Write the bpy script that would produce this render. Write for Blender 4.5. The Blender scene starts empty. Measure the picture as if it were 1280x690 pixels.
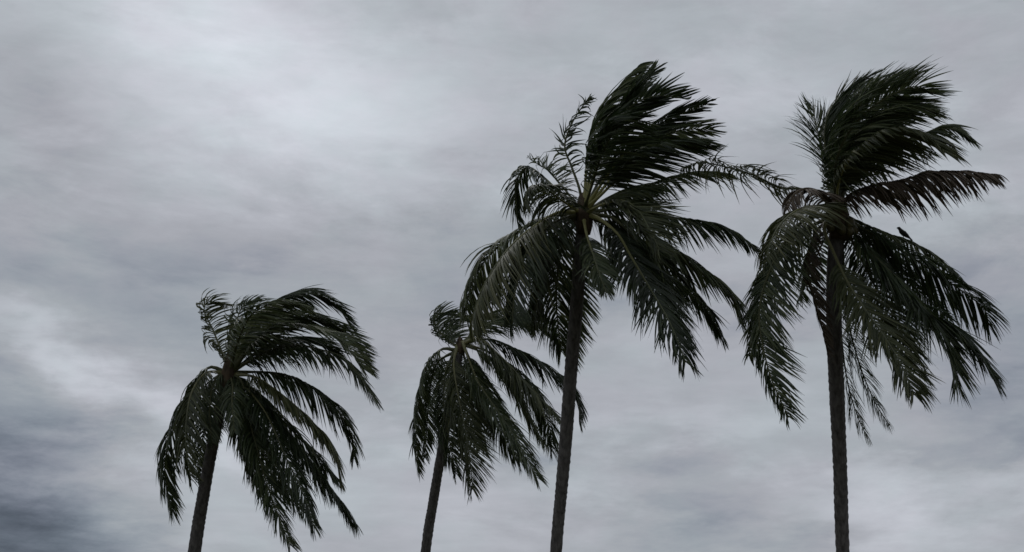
import bpy, bmesh, math, random
import numpy as np
from mathutils import Vector

random.seed(7)
rng = np.random.default_rng(11)
scene = bpy.context.scene

# ------------------------------------------------------------------ camera
PITCH = math.radians(20.0)
FPX = 1778.0                       # focal length in photo pixels (1280 wide) = 50 mm on 36 mm
CAM = np.array([0.0, 0.0, 1.65])
cam_data = bpy.data.cameras.new('camera')
cam_data.lens = 50.0
cam_data.sensor_width = 36.0
cam_data.clip_end = 20000
cam = bpy.data.objects.new('camera', cam_data)
cam.location = CAM
cam.rotation_euler = (math.pi / 2 + PITCH, 0, 0)
scene.collection.objects.link(cam)
scene.camera = cam
CP, SP = math.cos(PITCH), math.sin(PITCH)


def at(x, y, depth):
    """world point seen at photo position x, y at a depth (m) along the view axis"""
    u = (x - 640.0) / FPX * depth
    v = (345.0 - y) / FPX * depth
    return CAM + np.array([u, depth * CP - v * SP, depth * SP + v * CP])


def az_el(x, y):
    d = at(x, y, 1.0) - CAM
    d /= np.linalg.norm(d)
    return math.atan2(d[0], d[1]), math.asin(d[2])


# ------------------------------------------------------------------ sky: heavy moving overcast
SUN_AZ, SUN_EL = math.radians(-18), math.radians(52)     # behind the cloud, upper left
world = bpy.data.worlds.new('World')
scene.world = world
world.use_nodes = True
nt = world.node_tree
nt.nodes.clear()


def N(kind, **kw):
    n = nt.nodes.new(kind)
    for k, v in kw.items():
        setattr(n, k, v)
    return n


def M(op, a, b=None, clamp=False):
    n = N('ShaderNodeMath', operation=op)
    n.use_clamp = clamp
    for i, s in enumerate((a, b)):
        if s is None:
            continue
        if isinstance(s, (int, float)):
            n.inputs[i].default_value = s
        else:
            nt.links.new(s, n.inputs[i])
    return n.outputs[0]


tc = N('ShaderNodeTexCoord')
sep = N('ShaderNodeSeparateXYZ')
nt.links.new(tc.outputs['Generated'], sep.inputs[0])
dx, dy, dz = sep.outputs
el = M('ARCSINE', dz)
az = M('ARCTAN2', dx, dy)
# a flat cloud layer seen from below: streaks flatten towards the horizon
den = M('ADD', M('MAXIMUM', dz, 0.0), 0.16)
cmb = N('ShaderNodeCombineXYZ')
nt.links.new(M('DIVIDE', dx, den), cmb.inputs[0])
nt.links.new(M('DIVIDE', dy, den), cmb.inputs[1])


def noise(scale, detail, rough, stretch=(1, 1, 1), off=(0, 0, 0), rot=0.0, dist=0.0, vec=None):
    mp = N('ShaderNodeMapping')
    mp.inputs['Scale'].default_value = stretch
    mp.inputs['Location'].default_value = off
    mp.inputs['Rotation'].default_value = (0, 0, rot)
    nt.links.new(vec or cmb.outputs[0], mp.inputs[0])
    n = N('ShaderNodeTexNoise')
    n.inputs['Scale'].default_value = scale
    n.inputs['Detail'].default_value = detail
    n.inputs['Roughness'].default_value = rough
    n.inputs['Distortion'].default_value = dist
    nt.links.new(mp.outputs[0], n.inputs['Vector'])
    return n.outputs[0]


def centred(s, k):
    return M('MULTIPLY', M('SUBTRACT', s, 0.5), k)


w1 = noise(3.2, 6, .6, off=(3.1, 1.7, 0))
w2 = noise(3.4, 6, .6, off=(9.4, 5.2, 0))
azw = M('ADD', az, centred(w1, 0.16))
elw = M('ADD', el, centred(w2, 0.10))


def mass(x, y, sx, sy, amp, rot=0.0):
    """one cloud mass: soft ellipse of thinner (amp > 0) or thicker (amp < 0) cloud"""
    a0, e0 = az_el(x, y)
    ka, ke = sx / FPX, sy / FPX
    da, de = M('SUBTRACT', azw, a0), M('SUBTRACT', elw, e0)
    c, s = math.cos(rot), math.sin(rot)
    p = M('ADD', M('MULTIPLY', da, c / ka), M('MULTIPLY', de, s / ka))
    q = M('ADD', M('MULTIPLY', da, -s / ke), M('MULTIPLY', de, c / ke))
    r2 = M('ADD', M('MULTIPLY', p, p), M('MULTIPLY', q, q))
    return M('MULTIPLY', M('EXPONENT', M('MULTIPLY', r2, -1.0)), amp)


MASSES = [  # x, y, half width, half height, amount, slope
    (265, 10, 170, 90, .16, -.2),
    (330, 70, 260, 140, .17, -.1),
    (380, 180, 220, 100, .10, 0),
    (60, 110, 130, 60, -.05, 0),
    (130, 385, 300, 65, -.10, -.1),
    (60, 445, 190, 22, .11, -.35),
    (210, 515, 200, 36, .13, -.45),
    (-30, 650, 250, 110, -.34, -.5),
    (230, 650, 150, 50, .07, 0),
    (560, 330, 300, 80, -.06, 0),
    (640, 640, 200, 40, .05, 0),
    (900, 520, 160, 16, .04, 0),
    (1180, 560, 140, 14, -.05, 0),
    (1000, 110, 330, 110, .04, .1),
    (480, 120, 420, 170, .06, 0),
    (820, 560, 200, 22, -.06, 0),
    (860, 630, 160, 26, -.08, 0),
    (1230, 450, 120, 120, -.08, 0),
    (1130, 660, 110, 50, .17, -.3),
    (1240, 610, 120, 25, .06, 0),
]
val = None
for m_ in MASSES:
    o_ = mass(*m_)
    val = o_ if val is None else M('ADD', val, o_)
big = noise(1.3, 7, .55, stretch=(.8, 1.0, 1), off=(1.3, 4.4, 0), dist=.4)
streak = noise(2.2, 8, .6, stretch=(.8, 1.5, 1), off=(5.1, 2.4, 0), rot=.15, dist=.6)
fine = noise(7, 9, .62, stretch=(.6, 1.6, 1), off=(2.2, 8.1, 0), rot=.1, dist=.5)
ang = N('ShaderNodeCombineXYZ')
nt.links.new(az, ang.inputs[0])
nt.links.new(M('MULTIPLY', el, 1.7), ang.inputs[1])
puff = noise(7.5, 7, .60, stretch=(.8, 1, 1), off=(4.2, 1.9, 0), rot=.30, dist=.5, vec=ang.outputs[0])
wisp = noise(13, 9, .66, stretch=(.45, 1.25, 1), off=(1.2, 6.9, 0), rot=.45, dist=.5, vec=ang.outputs[0])
mott = noise(30, 8, .68, stretch=(.6, 1.2, 1), off=(3.7, 2.1, 0), rot=.2, dist=.3, vec=ang.outputs[0])
val = M('ADD', val, centred(big, .12))
val = M('ADD', val, centred(streak, .05))
val = M('ADD', val, centred(fine, .06))
val = M('ADD', val, centred(puff, .20))
val = M('ADD', val, centred(wisp, .15))
val = M('ADD', val, centred(mott, .085))


def soft_edge(src, lo, hi, amp):
    mr = N('ShaderNodeMapRange', interpolation_type='SMOOTHSTEP')
    nt.links.new(src, mr.inputs[0])
    mr.inputs[1].default_value, mr.inputs[2].default_value = lo, hi
    return M('MULTIPLY', mr.outputs[0], amp)


# torn lower scud in front of the paler layer
scud = noise(5.5, 9, .62, stretch=(.7, 1.15, 1), off=(8.3, 5.7, 0), rot=.28, dist=.35, vec=ang.outputs[0])
pale = noise(6.5, 9, .62, stretch=(.75, 1.1, 1), off=(2.9, 9.1, 0), rot=.35, dist=.35, vec=ang.outputs[0])
val = M('ADD', val, soft_edge(scud, .50, .62, -.055))
val = M('ADD', val, soft_edge(pale, .52, .66, .06))
val = M('ADD', val, 0.43)
val = M('MAXIMUM', val, 0.03)
tint = noise(9, 5, .6, off=(7.7, 3.3, 0), vec=ang.outputs[0])
ramp = N('ShaderNodeValToRGB')
ramp.color_ramp.elements[0].position = .40
ramp.color_ramp.elements[0].color = (.915, .985, 1.055, 1)
ramp.color_ramp.elements[1].position = .60
ramp.color_ramp.elements[1].color = (.945, .97, 1.06, 1)
nt.links.new(tint, ramp.inputs[0])
vm = N('ShaderNodeVectorMath', operation='SCALE')
nt.links.new(ramp.outputs[0], vm.inputs[0])
nt.links.new(val, vm.inputs['Scale'])
# thick cloud is bluer than thin cloud
thick = N('ShaderNodeMapRange')
nt.links.new(val, thick.inputs[0])
thick.inputs[1].default_value, thick.inputs[2].default_value = .05, .40
hue = N('ShaderNodeMix', data_type='RGBA')
hue.inputs['A'].default_value = (.86, .99, 1.20, 1)
hue.inputs['B'].default_value = (1, 1, 1, 1)
nt.links.new(thick.outputs[0], hue.inputs['Factor'])
vm2 = N('ShaderNodeVectorMath', operation='MULTIPLY')
nt.links.new(vm.outputs[0], vm2.inputs[0])
nt.links.new(hue.outputs['Result'], vm2.inputs[1])
bg_cloud = N('ShaderNodeBackground')
nt.links.new(vm2.outputs[0], bg_cloud.inputs[0])
bg_cloud.inputs[1].default_value = 1.0
sky = N('ShaderNodeTexSky', sky_type='NISHITA')
sky.sun_disc = False
sky.sun_elevation = SUN_EL
sky.sun_rotation = SUN_AZ
bg_sky = N('ShaderNodeBackground')
nt.links.new(sky.outputs[0], bg_sky.inputs[0])
bg_sky.inputs[1].default_value = 0.06
mix = N('ShaderNodeMixShader')
mix.inputs[0].default_value = 0.93            # cloud cover
nt.links.new(bg_sky.outputs[0], mix.inputs[1])
nt.links.new(bg_cloud.outputs[0], mix.inputs[2])
wo = N('ShaderNodeOutputWorld')
nt.links.new(mix.outputs[0], wo.inputs[0])

sun_data = bpy.data.lights.new('sun', 'SUN')
sun_data.energy = 0.5
sun_data.angle = math.radians(35)
sun_data.color = (1, .97, .93)
sun = bpy.data.objects.new('sun', sun_data)
sd = Vector((math.sin(SUN_AZ) * math.cos(SUN_EL), math.cos(SUN_AZ) * math.cos(SUN_EL), math.sin(SUN_EL)))
sun.rotation_euler = sd.to_track_quat('Z', 'Y').to_euler()
sun.location = (-20, 60, 60)
scene.collection.objects.link(sun)

scene.render.engine = 'CYCLES'
scene.view_settings.view_transform = 'Standard'
scene.view_settings.look = 'None'
scene.view_settings.gamma = 1
scene.view_settings.exposure = 0
scene.view_settings.use_curve_mapping = False
scene.cycles.pixel_filter_type = 'BLACKMAN_HARRIS'
scene.cycles.filter_width = 1.55


# ------------------------------------------------------------------ materials
def new_mat(name):
    m = bpy.data.materials.new(name)
    m.use_nodes = True
    t = m.node_tree
    b = t.nodes['Principled BSDF']
    return m, t, b


def ramp_node(t, src, stops):
    r = t.nodes.new('ShaderNodeValToRGB')
    e = r.color_ramp.elements
    while len(e) < len(stops):
        e.new(0.5)
    for k, (p, c) in enumerate(stops):
        e[k].position = p
        e[k].color = (*c, 1)
    t.links.new(src, r.inputs[0])
    return r.outputs[0]


def leaf_mat(name, stops, rough, trans):
    m, t, b = new_mat(name)
    at_ = t.nodes.new('ShaderNodeAttribute')
    at_.attribute_name = 'tone'
    col = ramp_node(t, at_.outputs['Fac'], stops)
    t.links.new(col, b.inputs['Base Color'])
    b.inputs['Roughness'].default_value = rough
    b.inputs['Specular IOR Level'].default_value = 0.45
    tr = t.nodes.new('ShaderNodeBsdfTranslucent')
    t.links.new(col, tr.inputs[0])
    mx = t.nodes.new('ShaderNodeMixShader')
    mx.inputs[0].default_value = trans
    t.links.new(b.outputs[0], mx.inputs[1])
    t.links.new(tr.outputs[0], mx.inputs[2])
    t.links.new(mx.outputs[0], t.nodes['Material Output'].inputs[0])
    return m


def plain_mat(name, c1, c2, scale, rough, stretch=(1, 1, 1), bump=0.0):
    m, t, b = new_mat(name)
    tc_ = t.nodes.new('ShaderNodeTexCoord')
    mp = t.nodes.new('ShaderNodeMapping')
    mp.inputs['Scale'].default_value = stretch
    n = t.nodes.new('ShaderNodeTexNoise')
    n.inputs['Scale'].default_value = scale
    n.inputs['Detail'].default_value = 7
    n.inputs['Roughness'].default_value = .62
    t.links.new(tc_.outputs['Object'], mp.inputs[0])
    t.links.new(mp.outputs[0], n.inputs['Vector'])
    t.links.new(ramp_node(t, n.outputs[0], [(.32, c1), (.68, c2)]), b.inputs['Base Color'])
    b.inputs['Roughness'].default_value = rough
    b.inputs['Specular IOR Level'].default_value = .25
    if bump:
        bp = t.nodes.new('ShaderNodeBump')
        bp.inputs['Strength'].default_value = bump
        bp.inputs['Distance'].default_value = .03
        t.links.new(n.outputs[0], bp.inputs['Height'])
        t.links.new(bp.outputs[0], b.inputs['Normal'])
    return m


MAT = {
    'green': leaf_mat('palm_leaf_green', [(0, (.016, .028, .010)), (.55, (.044, .064, .025)), (1, (.12, .14, .065))], .42, .28),
    'olive': leaf_mat('palm_leaf_olive', [(0, (.026, .036, .011)), (.5, (.062, .074, .026)), (1, (.14, .142, .062))], .45, .3),
    'dry': leaf_mat('palm_leaf_dry', [(0, (.055, .040, .027)), (.5, (.10, .076, .054)), (1, (.17, .135, .10))], .7, .10),
    'rib_green': plain_mat('rib_green', (.20, .20, .07), (.34, .32, .12), 6, .45),
    'rib_dark': plain_mat('rib_dark', (.05, .058, .025), (.09, .09, .04), 6, .5),
    'rib_mid': plain_mat('rib_mid', (.085, .088, .034), (.14, .132, .055), 6, .5),
    'rib_dry': plain_mat('rib_dry', (.06, .045, .03), (.11, .085, .055), 6, .7),
    'bark': plain_mat('bark', (.05, .046, .044), (.16, .15, .143), 5, .9, (3, 3, .8), .7),
    'fibre': plain_mat('fibre', (.035, .026, .018), (.095, .068, .042), 12, .95, (1, 1, .3), .8),
    'husk': plain_mat('husk', (.040, .042, .018), (.085, .070, .030), 8, .5),
    'bird': plain_mat('bird_feathers', (.02, .019, .018), (.045, .042, .04), 30, .6),
}


def rib_mat(name, base, tip):
    m, t, b = new_mat(name)
    a = t.nodes.new('ShaderNodeAttribute')
    a.attribute_name = 'along'
    t.links.new(ramp_node(t, a.outputs['Fac'], [(.22, base), (.62, tip)]), b.inputs['Base Color'])
    b.inputs['Roughness'].default_value = .5
    return m


MAT['rib_green'] = rib_mat('rib_green', (.27, .26, .095), (.075, .085, .034))
MAT['rib_mid'] = rib_mat('rib_mid', (.13, .125, .05), (.055, .064, .027))


def link(name, me, mat, parent=None):
    o = bpy.data.objects.new(name, me)
    scene.collection.objects.link(o)
    if mat and not me.materials:
        me.materials.append(mat)
    if parent:
        o.parent = parent
    return o


def mesh_from(name, v, f, smooth=True):
    me = bpy.data.meshes.new(name)
    me.from_pydata([tuple(p) for p in v], [], f)
    if smooth:
        me.polygons.foreach_set('use_smooth', [True] * len(me.polygons))
    me.update()
    return me


def tube(path, radii, sides=8, squash=None, ref=None):
    """tapered tube round a path; squash flattens it across the ref direction"""
    path = np.asarray(path)
    n = len(path)
    T = np.gradient(path, axis=0)
    T /= np.linalg.norm(T, axis=1)[:, None]
    ref = np.array([0.3, -1.0, 0.1]) if ref is None else ref
    V, F = [], []
    for i in range(n):
        a = np.cross(T[i], ref)
        a /= np.linalg.norm(a) + 1e-9
        b = np.cross(T[i], a)
        k = 1.0 if squash is None else squash[i]
        for j in range(sides):
            th = 2 * math.pi * j / sides
            V.append(path[i] + radii[i] * (math.cos(th) * a + k * math.sin(th) * b))
    for i in range(n - 1):
        for j in range(sides):
            j2 = (j + 1) % sides
            F.append((i * sides + j, i * sides + j2, (i + 1) * sides + j2, (i + 1) * sides + j))
    F.append(tuple(range(sides))[::-1])
    F.append(tuple((n - 1) * sides + j for j in range(sides)))
    return V, F


def catmull(P, n):
    P = np.asarray(P, float)
    Q = np.vstack([2 * P[0] - P[1], P, 2 * P[-1] - P[-2]])
    seg = np.linalg.norm(np.diff(P, axis=0), axis=1) + 1e-6
    cum = np.concatenate([[0], np.cumsum(seg)])
    out = []
    for s in np.linspace(0, cum[-1], n):
        i = min(int(np.searchsorted(cum, s, side='right')) - 1, len(P) - 2)
        t = (s - cum[i]) / seg[i]
        p0, p1, p2, p3 = Q[i], Q[i + 1], Q[i + 2], Q[i + 3]
        out.append(.5 * ((2 * p1) + (-p0 + p2) * t + (2 * p0 - 5 * p1 + 4 * p2 - p3) * t * t + (-p0 + 3 * p1 - 3 * p2 + p3) * t ** 3))
    return np.array(out)


# ------------------------------------------------------------------ ground
def ground():
    R, n = 6000.0, 64
    rings = [0, 8, 16, 24, 32, 40, 50, 65, 90, 130, 200, 350, 700, 1500, 3000, R]
    V, F = [(0, 20, 0)], []
    for k, r in enumerate(rings[1:]):
        for j in range(n):
            a = 2 * math.pi * j / n
            z = -0.0 if r > 120 else .12 * math.sin(r * .21 + 3 * a) * math.sin(2 * a + r * .05) - .12
            V.append((r * math.cos(a), 20 + r * math.sin(a), z))
    for j in range(n):
        F.append((0, 1 + j, 1 + (j + 1) % n))
    for k in range(len(rings) - 2):
        for j in range(n):
            a, b = 1 + k * n, 1 + (k + 1) * n
            F.append((a + j, b + j, b + (j + 1) % n, a + (j + 1) % n))
    g = link('ground', mesh_from('ground', V, F), plain_mat('sandy_grass', (.035, .045, .02), (.13, .115, .075), .35, .95, (1, 1, 1), .4))
    g['kind'] = 'structure'
    return g


ground()


# ------------------------------------------------------------------ palms
NSEG = 6          # rows along one leaflet


def leaflets(P, T, S, spec):
    """arrays (count, NSEG+1, 3) of leaflet mid lines, widths and blade side vectors for both sides of a frond"""
    L = np.sum(np.linalg.norm(np.diff(P, axis=0), axis=1))
    out_pts, out_w, out_side = [], [], []
    n = max(14, int(L / spec['gap']))
    t0 = spec['t0']
    stream = np.array(spec['stream'], float)
    for sgn, fac in ((1, spec['la']), (-1, spec['lb'])):
        if fac <= 0:
            continue
        ts = np.linspace(t0, .995, n) + rng.normal(0, .002, n)
        ts = np.clip(ts, t0, 1)
        keep = rng.random(n) > spec['bald']
        ts = ts[keep]
        m = len(ts)
        x = ts * (len(P) - 1)
        i0 = np.clip(x.astype(int), 0, len(P) - 2)
        fr = (x - i0)[:, None]
        base = P[i0] * (1 - fr) + P[i0 + 1] * fr
        tan = T[i0] * (1 - fr) + T[i0 + 1] * fr
        tan /= np.linalg.norm(tan, axis=1)[:, None]
        sv = S[i0]
        u = (ts - t0) / (1 - t0)
        prof = np.clip(.55 + 2.2 * u, 0, 1) * np.clip(1.0 - .66 * np.clip((u - .45) / .55, 0, 1) ** 1.5, .2, 1)
        length = fac * spec['len'] * 1.22 * prof * rng.normal(1, .10, m)
        torn = rng.random(m) < .10
        length = np.where(torn, length * rng.uniform(.35, .8, m), length)
        phi = np.radians(64 - 24 * u + rng.normal(0, 6, m))[:, None]
        up = np.cross(sv, tan) * 1.0
        up *= np.sign(up[:, 2:3] + 1e-6)
        d0 = np.cos(phi) * tan + np.sin(phi) * sgn * sv + .16 * up
        d0 /= np.linalg.norm(d0, axis=1)[:, None]
        # gusts: jitter shared by neighbouring leaflets, plus each one's own
        kn = max(3, m // 7)
        gust = rng.normal(0, 1, (kn, 3))
        gx = np.linspace(0, kn - 1, m)
        gi = np.clip(gx.astype(int), 0, kn - 2)
        gf = (gx - gi)[:, None]
        gust = gust[gi] * (1 - gf) + gust[gi + 1] * gf
        st = stream[None, :] + gust * spec['gust'] + rng.normal(0, spec['rough'], (m, 3))
        curl = rng.normal(0, spec['curl'], (m, 3))
        pts = np.zeros((m, NSEG + 1, 3))
        pts[:, 0] = base
        step = (length / NSEG)[:, None]
        for k in range(NSEG):
            s = (k + .6) / NSEG
            d = d0 * (1 - .45 * s) + st * (s ** .7) * 1.55 + curl * s * s * 1.6
            d /= np.linalg.norm(d, axis=1)[:, None]
            pts[:, k + 1] = pts[:, k] + d * step
        # wet leaflets stick together in tufts
        k = 0
        sv_s = np.linspace(0, 1, NSEG + 1)[None, :, None]
        while k < m:
            c = rng.integers(2, spec['clump'] + 1)
            j = slice(k, min(m, k + c))
            mid = min(m - 1, k + c // 2)
            pull = spec['stick'] * rng.uniform(.35, 1.0)
            rel = pts[mid][None] - pts[mid][0] + (pts[j, :1] * (1 - .92 * sv_s) + pts[mid][0] * .92 * sv_s)
            pts[j] = pts[j] * (1 - pull * sv_s) + rel * pull * sv_s
            k += c
        dirs = np.gradient(pts, axis=1)
        dirs /= np.linalg.norm(dirs, axis=2)[:, :, None] + 1e-9
        sd_ = tan[:, None, :] - np.sum(tan[:, None, :] * dirs, axis=2)[:, :, None] * dirs
        sd_ /= np.linalg.norm(sd_, axis=2)[:, :, None] + 1e-6
        nb = np.cross(dirs, sd_)
        tw = (rng.normal(0, .45, m)[:, None] + np.linspace(0, 1, NSEG + 1)[None] * rng.normal(0, .6, m)[:, None])[:, :, None]
        side = sd_ * np.cos(tw) + nb * np.sin(tw)
        taper = np.array([.45, .9, 1, .92, .74, .45, .06])
        w = spec['wid'] * (rng.normal(1, .12, m)[:, None]) * taper[None] * np.clip(.55 + .45 * prof, .5, 1)[:, None]
        out_pts.append(pts)
        out_w.append(w)
        out_side.append(side)
    return np.concatenate(out_pts), np.concatenate(out_w), np.concatenate(out_side)


def blade_mesh(name, pts, w, side, tone):
    """folded blades (V section) as one mesh"""
    m = len(pts)
    dirs = np.gradient(pts, axis=1)
    dirs /= np.linalg.norm(dirs, axis=2)[:, :, None] + 1e-9
    nrm = np.cross(dirs, side)
    a = pts + side * w[:, :, None] * .5 + nrm * w[:, :, None] * .18
    b = pts - nrm * w[:, :, None] * .10
    c = pts - side * w[:, :, None] * .5 + nrm * w[:, :, None] * .18
    V = np.stack([a, b, c], axis=2).reshape(-1, 3)
    R = NSEG + 1
    idx = np.arange(m)[:, None, None] * R * 3 + np.arange(NSEG)[None, :, None] * 3 + np.arange(2)[None, None, :]
    F = np.stack([idx, idx + 1, idx + 4, idx + 3], axis=-1).reshape(-1, 4)
    me = bpy.data.meshes.new(name)
    me.vertices.add(len(V))
    me.vertices.foreach_set('co', V.astype(np.float32).ravel())
    me.loops.add(F.size)
    me.loops.foreach_set('vertex_index', F.astype(np.int32).ravel())
    me.polygons.add(len(F))
    me.polygons.foreach_set('loop_start', (np.arange(len(F)) * 4).astype(np.int32))
    me.polygons.foreach_set('use_smooth', np.ones(len(F), dtype=bool))
    at_ = me.attributes.new('tone', 'FLOAT', 'POINT')
    at_.data.foreach_set('value', np.repeat(tone, R * 3).astype(np.float32))
    me.update(calc_edges=True)
    me.validate()
    return me


DEF = dict(d=0.0, la=1.0, lb=1.0, len=.85, wid=.037, gap=.029, t0=.11, bald=.04, stream=(.35, 0, -.9), gust=.16,
           rough=.09, curl=.05, clump=4, stick=.28, mat='green', rib='rib_dark', roll=0.0, r=.034, label=None)


def palm(label, depth, trunk_px, hub, fronds, heart=1.0, base_lean=0.0, base=None, individual=300):
    px = FPX / depth
    hubw = at(*hub, depth)
    root = bpy.data.objects.new('palm_tree', None)
    scene.collection.objects.link(root)
    # trunk: authored centre line above, carried on down to the ground
    top = [(at(x, y, depth), r / px / 2) for x, y, r in trunk_px]
    p0, p1 = top[0][0], top[1][0]
    slope = (p0 - p1) / (p1[2] - p0[2])
    h = p0[2]
    foot = p0 + slope * h * base_lean
    foot[2] = -.25
    mid = (p0 + slope * h * .45 * (base_lean + .35))
    mid[2] = h * .5
    ctr = [foot, mid] + [p for p, _ in top]
    rad = [top[0][1] * 1.9, top[0][1] * 1.12] + [r for _, r in top]
    path = catmull(ctr, 260)
    seg = np.linalg.norm(np.diff(np.array(ctr), axis=0), axis=1)
    cum = np.concatenate([[0], np.cumsum(seg)]) / seg.sum()
    rr = np.interp(np.linspace(0, 1, 260), cum, rad)
    # leaf-scar rings: uneven steps
    zpos = np.linspace(0, seg.sum(), 260)
    ph = np.cumsum(rng.uniform(.7, 1.3, 260)) * seg.sum() / 260 / .145
    rr = rr * (1 + .075 * (np.abs((ph % 1.0) - .5) * 2 - .5)) + rng.normal(0, .0022, 260)
    V, F = tube(path, rr, 14)
    V = [tuple(np.array(v) - np.array([foot[0], foot[1], 0])) for v in V]
    origin = np.array([foot[0], foot[1], 0.0])
    root.location = origin
    root['label'] = label
    root['category'] = 'palm tree'
    root['group'] = 'coconut palms bent by the wind'
    link('trunk', mesh_from('trunk', V, F), MAT['bark'], root)
    # fibrous heart where the leaf bases wrap the stem
    hv, hf = [], []
    hp = np.array([hubw + np.array([0, 0, z]) for z in np.linspace(-.42, .42, 9) * heart])
    hr = np.array([.13, .15, .17, .175, .165, .14, .11, .07, .03]) * heart
    V, F = tube(hp, hr * (1 + rng.normal(0, .03, 9)), 12)
    V = [np.array(v) + rng.normal(0, .014, 3) - origin for v in V]
    link('leaf_base_fibre', mesh_from('leaf_base_fibre', V, F), MAT['fibre'], root)
    made = []
    for sp in fronds:
        s = dict(DEF)
        s.update(sp)
        pp = s['p']
        k = len(pp)
        q = np.array(pp, float)
        acc = np.concatenate([[0], np.cumsum(np.linalg.norm(np.diff(q, axis=0), axis=1))])
        acc /= acc[-1]
        P3 = [at(x, y, depth + s['d'] * (1 - (1 - t) ** 1.5)) for (x, y), t in zip(pp, acc)]
        P = catmull(P3, 34) - origin
        T = np.gradient(P, axis=0)
        T /= np.linalg.norm(T, axis=1)[:, None]
        O = P[-1] - P[0]
        O = O + np.array([0, s['d'] * .35, 0])
        O[2] = 0
        O /= np.linalg.norm(O) + 1e-6
        Sd = np.cross(O, [0, 0, 1.0])
        S = np.repeat(Sd[None], len(P), 0)
        S = S - np.sum(S * T, axis=1)[:, None] * T
        S /= np.linalg.norm(S, axis=1)[:, None] + 1e-6
        B = np.cross(T, S)
        ro = math.radians(s['roll']) + np.linspace(0, 1, len(P)) * rng.normal(0, .25)
        S = S * np.cos(ro)[:, None] + B * np.sin(ro)[:, None]
        tt = np.linspace(0, 1, len(P))
        rad = s['r'] * (1 - .82 * tt ** .7) + .0035 + .03 * np.clip(1 - tt / .12, 0, 1)
        V, F = tube(P, rad, 7, squash=.72 + 0 * tt)
        rme = mesh_from('midrib', V, F)
        ra = rme.attributes.new('along', 'FLOAT', 'POINT')
        ra.data.foreach_set('value', np.repeat(tt, 7).astype(np.float32))
        fr = link('frond', rme, MAT[s['rib']], root)
        if s['label']:
            fr['label'] = s['label']
        pts, w, side = leaflets(P, T, S, s)
        tone = np.clip(rng.normal(.48, .2) + rng.normal(0, .24, len(pts)), 0, 1)
        w3 = pts + origin - CAM
        dz_ = w3[:, :, 1] * CP + w3[:, :, 2] * SP
        ix = w3[:, :, 0] / dz_ * FPX
        iy = (w3[:, :, 2] * CP - w3[:, :, 1] * SP) / dz_ * FPX
        plen = np.sum(np.hypot(np.diff(ix, axis=1), np.diff(iy, axis=1)), axis=1)
        made.append((fr, s, pts, w, side, tone, plen * (1.25 if s['d'] < 0 else 1.0)))
    # the leaflets that show largest are pieces of their own, the rest one mass per frond
    allp = np.concatenate([m[6] for m in made])
    cut = np.sort(allp)[-min(individual, len(allp))]
    for fr, s, pts, w, side, tone, score in made:
        bigm = score >= cut
        rest = ~bigm
        if rest.any():
            o = link('leaflet_mass', blade_mesh('leaflet_mass', pts[rest], w[rest], side[rest], tone[rest]), MAT[s['mat']], fr)
            o['kind'] = 'stuff'
        for i in np.nonzero(bigm)[0]:
            j = slice(i, i + 1)
            link('leaflet', blade_mesh('leaflet', pts[j], w[j], side[j], tone[j]), MAT[s['mat']], fr)
    return root, origin, hubw


# wind streams (x right, y away, z up), the wind comes from the left
HANG = (.32, 0, -.95)
SIDE = (.75, 0, -.55)
BLOW = (1.05, .1, -.15)
LIFT = (.95, .1, .45)


def fr(p, d, **k):
    return dict(p=p, d=d, **k)


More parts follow.
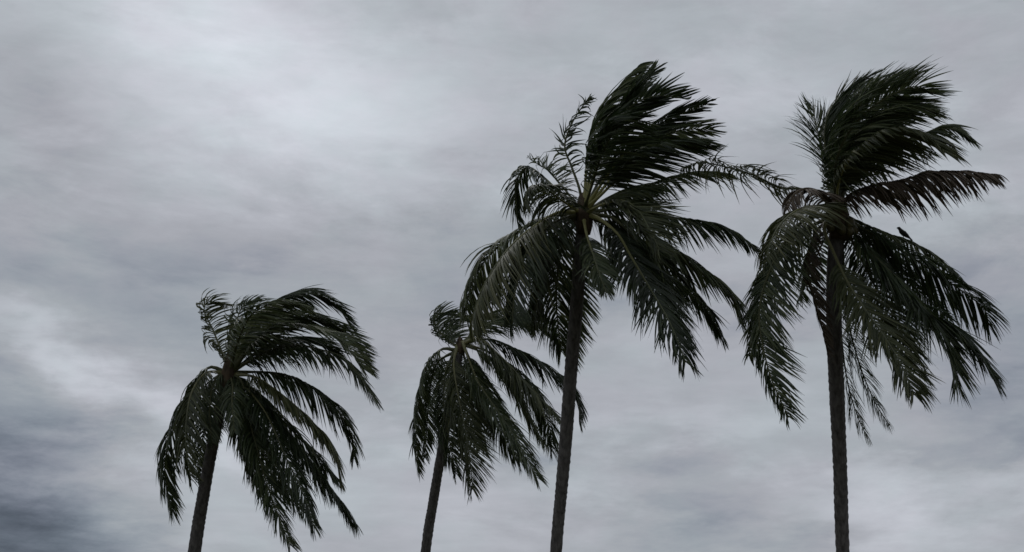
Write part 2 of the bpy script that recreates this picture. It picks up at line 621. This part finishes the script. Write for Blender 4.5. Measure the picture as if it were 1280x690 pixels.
P1 = [
    fr([(283, 466), (262, 459), (245, 478), (228, 512), (212, 550), (206, 590), (215, 640)], -.6, stream=(.42, 0, -.9), len=.9),
    fr([(283, 467), (258, 466), (240, 490), (233, 525), (233, 565), (239, 600)], -1.6, stream=(.5, 0, -.8), rib='rib_mid', mat='olive', len=.75),
    fr([(283, 470), (268, 488), (257, 530), (250, 572), (251, 600)], .8, len=.6),
    fr([(286, 464), (277, 440), (266, 412), (255, 388), (262, 377), (283, 381)], .7, stream=(.85, 0, -.25), len=.6, bald=.2, rib='rib_mid', mat='olive'),
    fr([(288, 462), (292, 432), (296, 400), (306, 380), (322, 374)], 1.8, stream=(.6, .1, .05), len=.6, bald=.2),
    fr([(289, 462), (304, 425), (318, 398), (345, 380)], 2.2, stream=(.8, 0, -.1), len=.8),
    fr([(290, 462), (308, 420), (335, 384), (370, 366), (402, 370), (425, 388), (437, 407)], .9, stream=SIDE, len=.85, clump=6),
    fr([(291, 463), (318, 422), (356, 395), (405, 400), (440, 425), (462, 464)], .3, stream=SIDE, len=.85),
    fr([(291, 463), (318, 430), (350, 408), (392, 408), (430, 428), (455, 462)], -1.0, stream=(.6, 0, -.5), len=.85),
    fr([(290, 464), (325, 444), (345, 436), (371, 431), (401, 437), (431, 448), (452, 474), (471, 503)], -.3, stream=(.28, 0, -1), len=.8, bald=.12),
    fr([(291, 466), (325, 465), (357, 469), (392, 486), (422, 513), (440, 545), (442, 572)], .6, stream=(.15, 0, -1.1), len=.85, bald=.1),
    fr([(291, 468), (318, 471), (345, 488), (370, 508), (395, 532), (417, 560), (425, 602)], -1.4, stream=(.2, 0, -1.1), len=.85, rib='rib_mid', mat='olive'),
    fr([(291, 470), (325, 497), (362, 543), (398, 590), (424, 625), (445, 656)], -.9, stream=(.1, 0, -.8), len=.9),
    fr([(290, 472), (312, 490), (334, 520), (354, 565), (378, 615), (393, 660)], -2.0, stream=(.15, 0, -.8), len=.85, rib='rib_mid'),
    fr([(289, 473), (304, 500), (318, 550), (332, 600), (348, 645), (363, 682)], -2.2, stream=(.2, 0, -.6), len=.85),
    fr([(287, 474), (294, 510), (304, 550), (322, 600), (340, 640)], -1.6, stream=(.12, 0, -.8), len=.7, mat='olive'),
    fr([(290, 470), (322, 492), (362, 535), (400, 575), (424, 600)], .8, stream=(.15, 0, -.9)),
    fr([(289, 472), (300, 500), (325, 545), (350, 600), (378, 640)], .8, stream=(.2, 0, -.8)),
    fr([(291, 465), (320, 440), (350, 425), (390, 424), (425, 440)], 1.8, stream=SIDE),
    fr([(285, 468), (272, 470), (264, 490), (262, 520), (265, 552)], -1.0, stream=(.4, 0, -1.1), len=.55, t0=.06, gust=.3, rough=.16),
    fr([(288, 469), (300, 474), (306, 495), (306, 530), (312, 575)], -1.2, stream=(.35, 0, -1.1), len=.8, t0=.05, gust=.3, rough=.16),
    fr([(287, 468), (291, 482), (290, 505), (293, 540)], -1.6, stream=(.2, 0, -.9), len=.5, t0=.05),
    fr([(288, 463), (298, 425), (316, 392), (350, 378), (385, 385)], -1.2, stream=SIDE, len=.8),
]

P2 = [
    fr([(570, 438), (554, 436), (540, 447), (530, 468), (523, 505), (520, 545), (525, 592)], -.5, stream=(.5, 0, -.9), len=.72, la=.8),
    fr([(570, 440), (556, 446), (544, 458), (537, 490), (534, 530), (531, 572)], .5, stream=(.45, 0, -.9), len=.65),
    fr([(573, 434), (560, 425), (550, 415), (543, 400), (552, 391), (574, 395)], .8, stream=(.9, 0, .15), len=.55, clump=6),
    fr([(574, 434), (566, 420), (562, 405), (572, 396), (590, 402)], 1.5, stream=(.8, 0, -.2), len=.55),
    fr([(578, 431), (600, 413), (625, 398), (660, 396), (690, 420)], .8, stream=SIDE, len=.9),
    fr([(579, 430), (600, 424), (636, 456), (665, 488), (698, 520)], -1.2, stream=(.1, 0, -.9), len=.9, rib='rib_mid', mat='olive'),
    fr([(579, 429), (610, 424), (640, 435), (670, 450), (704, 474), (722, 500), (724, 528)], .3, stream=HANG, len=.9, bald=.1),
    fr([(578, 427), (588, 455), (600, 482), (625, 518), (650, 557), (671, 597)], -2.2, stream=(.2, 0, -.7), len=1.0, rib='rib_mid'),
    fr([(572, 432), (567, 455), (572, 490), (582, 540), (588, 580), (591, 612)], -2.2, stream=(.4, 0, -.8), len=1.0, rib='rib_mid', mat='olive'),
    fr([(570, 436), (557, 466), (555, 510), (562, 552), (570, 592)], -1.4, stream=(.45, 0, -.8), len=.85),
    fr([(579, 430), (610, 440), (645, 465), (672, 500), (687, 535), (690, 565)], .2, stream=(.15, 0, -1), len=.9, rib='rib_mid'),
    fr([(578, 431), (598, 470), (615, 510), (632, 547), (650, 578)], 1.0, stream=(.15, 0, -.8), len=.9),
    fr([(579, 430), (612, 447), (640, 482), (660, 520), (678, 552)], -.6, stream=(.15, 0, -.8), len=.9),
    fr([(577, 432), (585, 470), (590, 520), (600, 560)], 1.0, stream=(.3, 0, -.8), len=.9),
    fr([(577, 430), (596, 410), (615, 390), (640, 392), (665, 412)], 2.0, stream=SIDE, len=.9),
]

P3 = [
    fr([(726, 264), (702, 243), (680, 222), (660, 209), (646, 224), (644, 250), (648, 282)], .4, stream=(.35, 0, -.85), len=.62, bald=.12, gust=.25, rib='rib_green'),
    fr([(726, 266), (700, 249), (678, 234), (662, 234), (656, 256)], -1.4, stream=(.45, 0, -.8), len=.6, bald=.1, rib='rib_green', mat='olive'),
    fr([(727, 263), (706, 237), (686, 214), (664, 200)], 1.3, stream=(.8, 0, .45), len=.42, bald=.55, curl=.8, t0=.4, clump=3, stick=.2, wid=.03),
    fr([(729, 262), (724, 235), (714, 207), (706, 182), (716, 152), (738, 119)], .8, stream=(.55, 0, .2), len=.42, bald=.6, curl=.9, gust=.5, t0=.3, clump=4, wid=.036),
    fr([(730, 261), (732, 225), (736, 185), (748, 150), (768, 118), (796, 85)], .5, stream=(.8, 0, -.1), len=1.0, la=1, lb=.8, clump=7, stick=.8, wid=.052, gap=.05, gust=.22, t0=.24, rib='rib_green'),
    fr([(731, 261), (742, 220), (760, 175), (785, 136), (818, 120), (854, 123)], -.4, stream=(1.0, 0, .35), len=.85, clump=8, stick=.85, wid=.052, gap=.055, gust=.22, t0=.24, rib='rib_green'),
    fr([(731, 261), (738, 215), (752, 170), (778, 130), (800, 105), (818, 90)], 1.0, stream=(1.0, 0, .55), len=.85, clump=8, stick=.85, wid=.052, gap=.055, gust=.22, t0=.24, rib='rib_green'),
    fr([(732, 261), (755, 225), (785, 186), (820, 158), (850, 143), (884, 130)], -1.0, stream=(1.0, 0, .1), len=.65, clump=8, stick=.9, wid=.052, gap=.055, gust=.22, t0=.24, rib='rib_green'),
    fr([(732, 262), (765, 222), (800, 186), (845, 164), (892, 161)], .2, stream=(1.0, 0, -.2), len=.75, clump=7, stick=.85, wid=.05, gap=.05, t0=.24, rib='rib_green'),
    fr([(732, 262), (758, 237), (784, 211), (823, 187), (858, 178), (888, 180)], -1.4, stream=(.9, 0, -.5), len=.75, clump=6, stick=.6, rib='rib_green', t0=.22),
    fr([(731, 262), (748, 228), (770, 200), (800, 176), (832, 172)], 1.8, stream=(.9, 0, -.2), len=.85, clump=6, t0=.25),
    fr([(730, 262), (740, 232), (752, 195), (772, 160), (800, 150)], -1.8, stream=(.9, 0, -.35), len=.9, clump=6, t0=.28),
    fr([(733, 264), (770, 246), (806, 233), (840, 221), (875, 215), (907, 217)], .9, stream=(.65, 0, -.7), len=.72, clump=6, stick=.7, bald=.1),
    fr([(733, 264), (762, 246), (790, 234), (818, 234)], 1.8, stream=(.65, 0, -.7), len=.8),
    fr([(732, 266), (757, 254), (780, 251), (798, 264), (812, 287), (824, 312)], -2.8, stream=(.5, 0, -.25), len=.8, t0=.3, rib='rib_green', mat='olive', r=.042),
    fr([(733, 266), (780, 261), (827, 270), (871, 276), (912, 287), (947, 312)], .3, stream=(.42, 0, -.95), len=.72, clump=6, stick=.7, bald=.1),
    fr([(733, 267), (775, 275), (814, 298), (852, 320), (891, 346), (916, 372), (924, 398)], -.3, stream=(.2, 0, -1), len=.85, clump=6, stick=.6),
    fr([(733, 268), (780, 290), (825, 325), (863, 362), (888, 394), (902, 421)], .5, stream=(.2, 0, -.9), len=.75),
    fr([(732, 268), (750, 274), (772, 293), (788, 320), (812, 360), (838, 405), (857, 453)], -2.8, stream=(.12, 0, -.6), len=.95, t0=.2, rib='rib_green', r=.042, clump=5),
    fr([(729, 270), (733, 292), (742, 320), (750, 345), (758, 366)], -2.6, stream=(.3, 0, -.6), len=.5, t0=.35, rib='rib_green', r=.040),
    fr([(725, 267), (700, 265), (672, 280), (640, 306), (616, 338), (599, 370), (590, 400)], -1.2, stream=(.5, 0, -.85), len=1.15, rib='rib_green', mat='olive', t0=.22),
    fr([(724, 267), (685, 272), (640, 295), (607, 325), (588, 360), (582, 396)], .5, stream=(.4, 0, -.9), len=.85),
    fr([(724, 268), (690, 280), (660, 313), (645, 360), (640, 405)], -1.8, stream=(.35, 0, -.9), len=.9),
    fr([(725, 269), (700, 288), (684, 320), (674, 360), (668, 400)], -.9, stream=(.3, 0, -.9), len=.95, mat='olive'),
    fr([(726, 270), (706, 300), (697, 340), (696, 390), (702, 440)], .6, stream=(.3, 0, -.9), len=.85),
    fr([(727, 271), (725, 310), (722, 360), (719, 410), (714, 458)], 1.6, stream=(.35, 0, -.8), len=.55),
    fr([(732, 268), (770, 290), (805, 330), (835, 375), (852, 415)], 1.2, stream=(.15, 0, -.8)),
    fr([(732, 267), (765, 272), (795, 300), (822, 335), (845, 365)], -.9, stream=(.3, 0, -.7), len=.85, t0=.35),
    fr([(727, 266), (710, 262), (690, 270), (672, 295), (662, 330)], 1.6, stream=(.4, 0, -.7), len=.6, bald=.4, t0=.3),
]

P4 = [
    fr([(1045, 262), (1022, 243), (1000, 236), (975, 234), (940, 218), (905, 208), (876, 203), (854, 209)], .5, stream=(.75, 0, -.7), len=.7, wid=.026, bald=.15, gust=.3, curl=.25, stick=.25, t0=.3, mat='olive'),
    fr([(1045, 262), (1030, 244), (1010, 236), (993, 243), (984, 262)], -.9, stream=(.3, 0, -.8), len=.5, mat='dry', rib='rib_dry', r=.06, t0=.05, clump=6, stick=.7, label='dried brown frond folded over beside the crown'),
    fr([(1043, 266), (1022, 258), (998, 262), (976, 280), (963, 303), (958, 325)], -2.0, stream=(.35, 0, -.7), len=.8, mat='olive', rib='rib_green'),
    fr([(1042, 268), (1008, 274), (985, 297), (966, 330), (952, 370), (950, 410), (963, 470), (986, 522)], -1.9, stream=(.3, 0, -.55), len=.85, la=.65, lb=1.0, clump=3, stick=.2),
    fr([(1043, 270), (1010, 285), (980, 312), (960, 350), (947, 395), (936, 445)], .7, stream=(.15, 0, -.9), len=.6),
    fr([(1044, 272), (1020, 290), (1010, 332), (1017, 368), (1026, 402), (1035, 440)], -.7, stream=(.5, 0, -.8), len=.42, mat='dry', rib='rib_dry', label='old frond hanging down along the trunk'),
    fr([(1046, 270), (1030, 284), (1043, 318), (1058, 350), (1080, 385), (1105, 420), (1126, 455), (1143, 494)], -2.6, stream=(.02, 0, -.5), len=.95, la=.75, t0=.33, mat='olive', rib='rib_mid', r=.042),
    fr([(1050, 270), (1075, 300), (1105, 345), (1145, 383), (1190, 408), (1222, 440), (1241, 474)], -1.6, stream=(.2, 0, -.6), len=1.1),
    fr([(1051, 269), (1085, 289), (1120, 309), (1160, 335), (1200, 362), (1230, 386), (1236, 408)], -.6, stream=(.15, 0, -.9), len=.95),
    fr([(1051, 268), (1077, 279), (1103, 291), (1132, 301), (1164, 318), (1193, 340), (1204, 354)], .9, stream=(.2, 0, -1), len=.42, bald=.2),
    fr([(1050, 266), (1060, 246), (1078, 236), (1105, 230), (1133, 224), (1160, 217), (1200, 215), (1243, 218)], -.5, stream=(.30, 0, -1), len=.78, mat='dry', t0=.06, bald=0, gap=.024, wid=.042, clump=3, stick=.2, rib='rib_dry', label='greying frond with leaflets hanging in a fringe'),
    fr([(1049, 263), (1047, 238), (1055, 210), (1075, 186), (1100, 167), (1130, 160), (1160, 170), (1180, 190)], -1.9, stream=(.5, 0, -.7), len=.95, la=.45, lb=1.05, t0=.2, wid=.05, rib='rib_green', mat='olive', clump=3, stick=.15, gust=.06, rough=.05),
    fr([(1050, 263), (1060, 226), (1090, 196), (1125, 178), (1160, 165), (1186, 156), (1213, 174)], .5, stream=(.45, 0, -.85), len=.75, clump=6),
    fr([(1049, 262), (1043, 228), (1048, 192), (1066, 158), (1092, 133), (1118, 117), (1145, 108), (1168, 117)], -1.0, stream=(.75, 0, -.05), len=.95, wid=.04),
    fr([(1048, 262), (1041, 230), (1034, 198), (1031, 168), (1037, 140), (1056, 116), (1090, 94)], .6, stream=(.75, 0, .4), len=.75, gust=.25, wid=.036),
    fr([(1047, 262), (1041, 232), (1035, 206), (1027, 180), (1019, 152), (1016, 132)], 1.0, stream=(-.30, 0, .30), len=.75, wid=.028, bald=.3, curl=.25, stick=.2, roll=20, t0=.22),
    fr([(1048, 262), (1043, 222), (1052, 172), (1076, 130), (1108, 105), (1142, 96)], .1, stream=(.65, 0, .2), len=.7, wid=.034),
    fr([(1048, 262), (1042, 226), (1040, 180), (1052, 140), (1078, 112), (1108, 98)], 1.2, stream=(.7, 0, .1), len=.75, wid=.036),
    fr([(1049, 262), (1050, 225), (1066, 185), (1098, 150), (1135, 132), (1168, 140)], -.4, stream=(.6, 0, -.4), len=.9),
    fr([(1048, 262), (1043, 225), (1050, 185), (1072, 150), (1105, 128), (1135, 130)], 1.4, stream=(.8, 0, .1), len=.9),
    fr([(1049, 262), (1054, 220), (1076, 182), (1108, 150), (1140, 135), (1165, 145)], .9, stream=(.7, 0, -.35), len=.85),
    fr([(1048, 275), (1047, 330), (1050, 400), (1058, 470), (1070, 515), (1085, 549)], 1.2, stream=(.45, 0, -2.6), len=.5, wid=.017, stick=.3, bald=.45, t0=.35, rough=.3, gust=.4),
    fr([(1051, 275), (1055, 340), (1060, 400), (1076, 460), (1095, 505), (1112, 532)], 1.3, stream=(.6, 0, -2.6), len=.5, wid=.017, stick=.3, bald=.45, t0=.35, rough=.3, gust=.4),
    fr([(1050, 270), (1070, 310), (1095, 360), (1125, 408), (1145, 455)], 1.2, stream=(.15, 0, -.8)),
    fr([(1051, 270), (1085, 312), (1125, 352), (1162, 392), (1188, 440), (1198, 482)], -1.9, stream=(.1, 0, -.7), len=1.0),
    fr([(1051, 269), (1078, 292), (1110, 330), (1150, 365), (1185, 398)], 1.1, stream=(.15, 0, -.8), len=.8),
    fr([(1045, 271), (1030, 300), (1015, 335), (1000, 375)], 1.8, stream=(.4, 0, -.8), len=.6, bald=.2),
]

palm('palm with slim leaning trunk standing apart, smoothly domed crown swept sideways by wind', 34.0,
     [(243, 690, 16.5), (254, 620, 15.5), (265, 560, 14.5), (277, 505, 14), (284, 470, 13)], (285, 466), P1, base_lean=.4, heart=1.1)
palm('smallest palm, thin trunk, its crown partly hidden behind a taller palm\'s hanging fronds', 40.0,
     [(532, 690, 13), (541, 630, 12.5), (551, 570, 12), (562, 505, 12), (573, 440, 12.5)], (575, 432), P2, base_lean=.4, heart=.6)
palm('tall palm with spiky wind-torn top fronds, yellow-green ribs and slightly curved trunk', 27.0,
     [(695, 690, 15), (702, 610, 15.5), (708, 540, 16.5), (714, 460, 16.5), (721, 380, 16.5), (727, 300, 16), (729, 270, 15)], (729, 266), P3, base_lean=.5)
root4, org4, hub4 = palm('tall straight palm with brown dried frond at its crown and bird on one leaf', 26.0,
     [(1053.5, 690, 17), (1050, 580, 17.5), (1046, 490, 19), (1043, 420, 19.5), (1043, 340, 19.5), (1048, 275, 20)], (1048, 268), P4, base_lean=.3, heart=1.15)


# young coconuts tucked under the leaf bases of the straight palm
def coconut_mesh():
    bm = bmesh.new()
    bmesh.ops.create_icosphere(bm, subdivisions=2, radius=1)
    for v in bm.verts:
        x, y, z = v.co
        k = 1 + .10 * math.cos(3 * math.atan2(y, x))
        v.co = (x * .085 * k, y * .085 * k, z * .115 + (.02 if z > .8 else 0))
    me = bpy.data.meshes.new('coconut')
    bm.to_mesh(me)
    bm.free()
    me.polygons.foreach_set('use_smooth', [True] * len(me.polygons))
    me.materials.append(MAT['husk'])
    return me


cm = coconut_mesh()
for x, y, dd in ((1062, 279, -.24), (1067, 287, -.15), (1062, 289, -.26), (1052, 286, -.33), (1039, 283, -.25)):
    c = bpy.data.objects.new('coconut', cm)
    scene.collection.objects.link(c)
    c.parent = root4
    c.location = at(x, y, 26.0 + dd) - org4
    c.rotation_euler = (random.uniform(-.5, .5), random.uniform(-.5, .5), random.uniform(0, 6))


# small bird perched on a drooping frond
def bird():
    foot = at(1129.0, 297.5, 26.0 + .56)
    root = bpy.data.objects.new('bird', None)
    scene.collection.objects.link(root)
    root.location = foot
    root.scale = (1.3, 1.3, 1.3)
    root.rotation_euler = (0, math.radians(12), 0)
    root['label'] = 'small dark bird perched on a drooping palm frond'
    root['category'] = 'bird'
    spine = np.array([(.135, 0, -.015), (.09, 0, .02), (.05, 0, .045), (.0, 0, .07), (-.04, 0, .098), (-.062, 0, .125), (-.078, 0, .14), (-.096, 0, .139), (-.112, 0, .134)])
    rad = [.010, .014, .028, .040, .036, .024, .024, .014, .002]
    V, F = tube(spine, rad, 10, ref=np.array([0, 1.0, 0]))
    link('body', mesh_from('body', V, F), MAT['bird'], root)
    for s in (-1, 1):
        V, F = tube(np.array([(.005, s * .016, .045), (.0, s * .016, .018), (.004, s * .016, -.012)]), [.005, .003, .003], 5)
        link('leg', mesh_from('leg', V, F), MAT['bird'], root)
        V, F = tube(np.array([(-.035, s * .03, .10), (.0, s * .040, .075), (.05, s * .030, .045), (.10, s * .012, .012)]), [.012, .024, .018, .003], 8, squash=[.35] * 4, ref=np.array([0, 1.0, 0]))
        link('wing', mesh_from('wing', V, F), MAT['bird'], root)


bird()
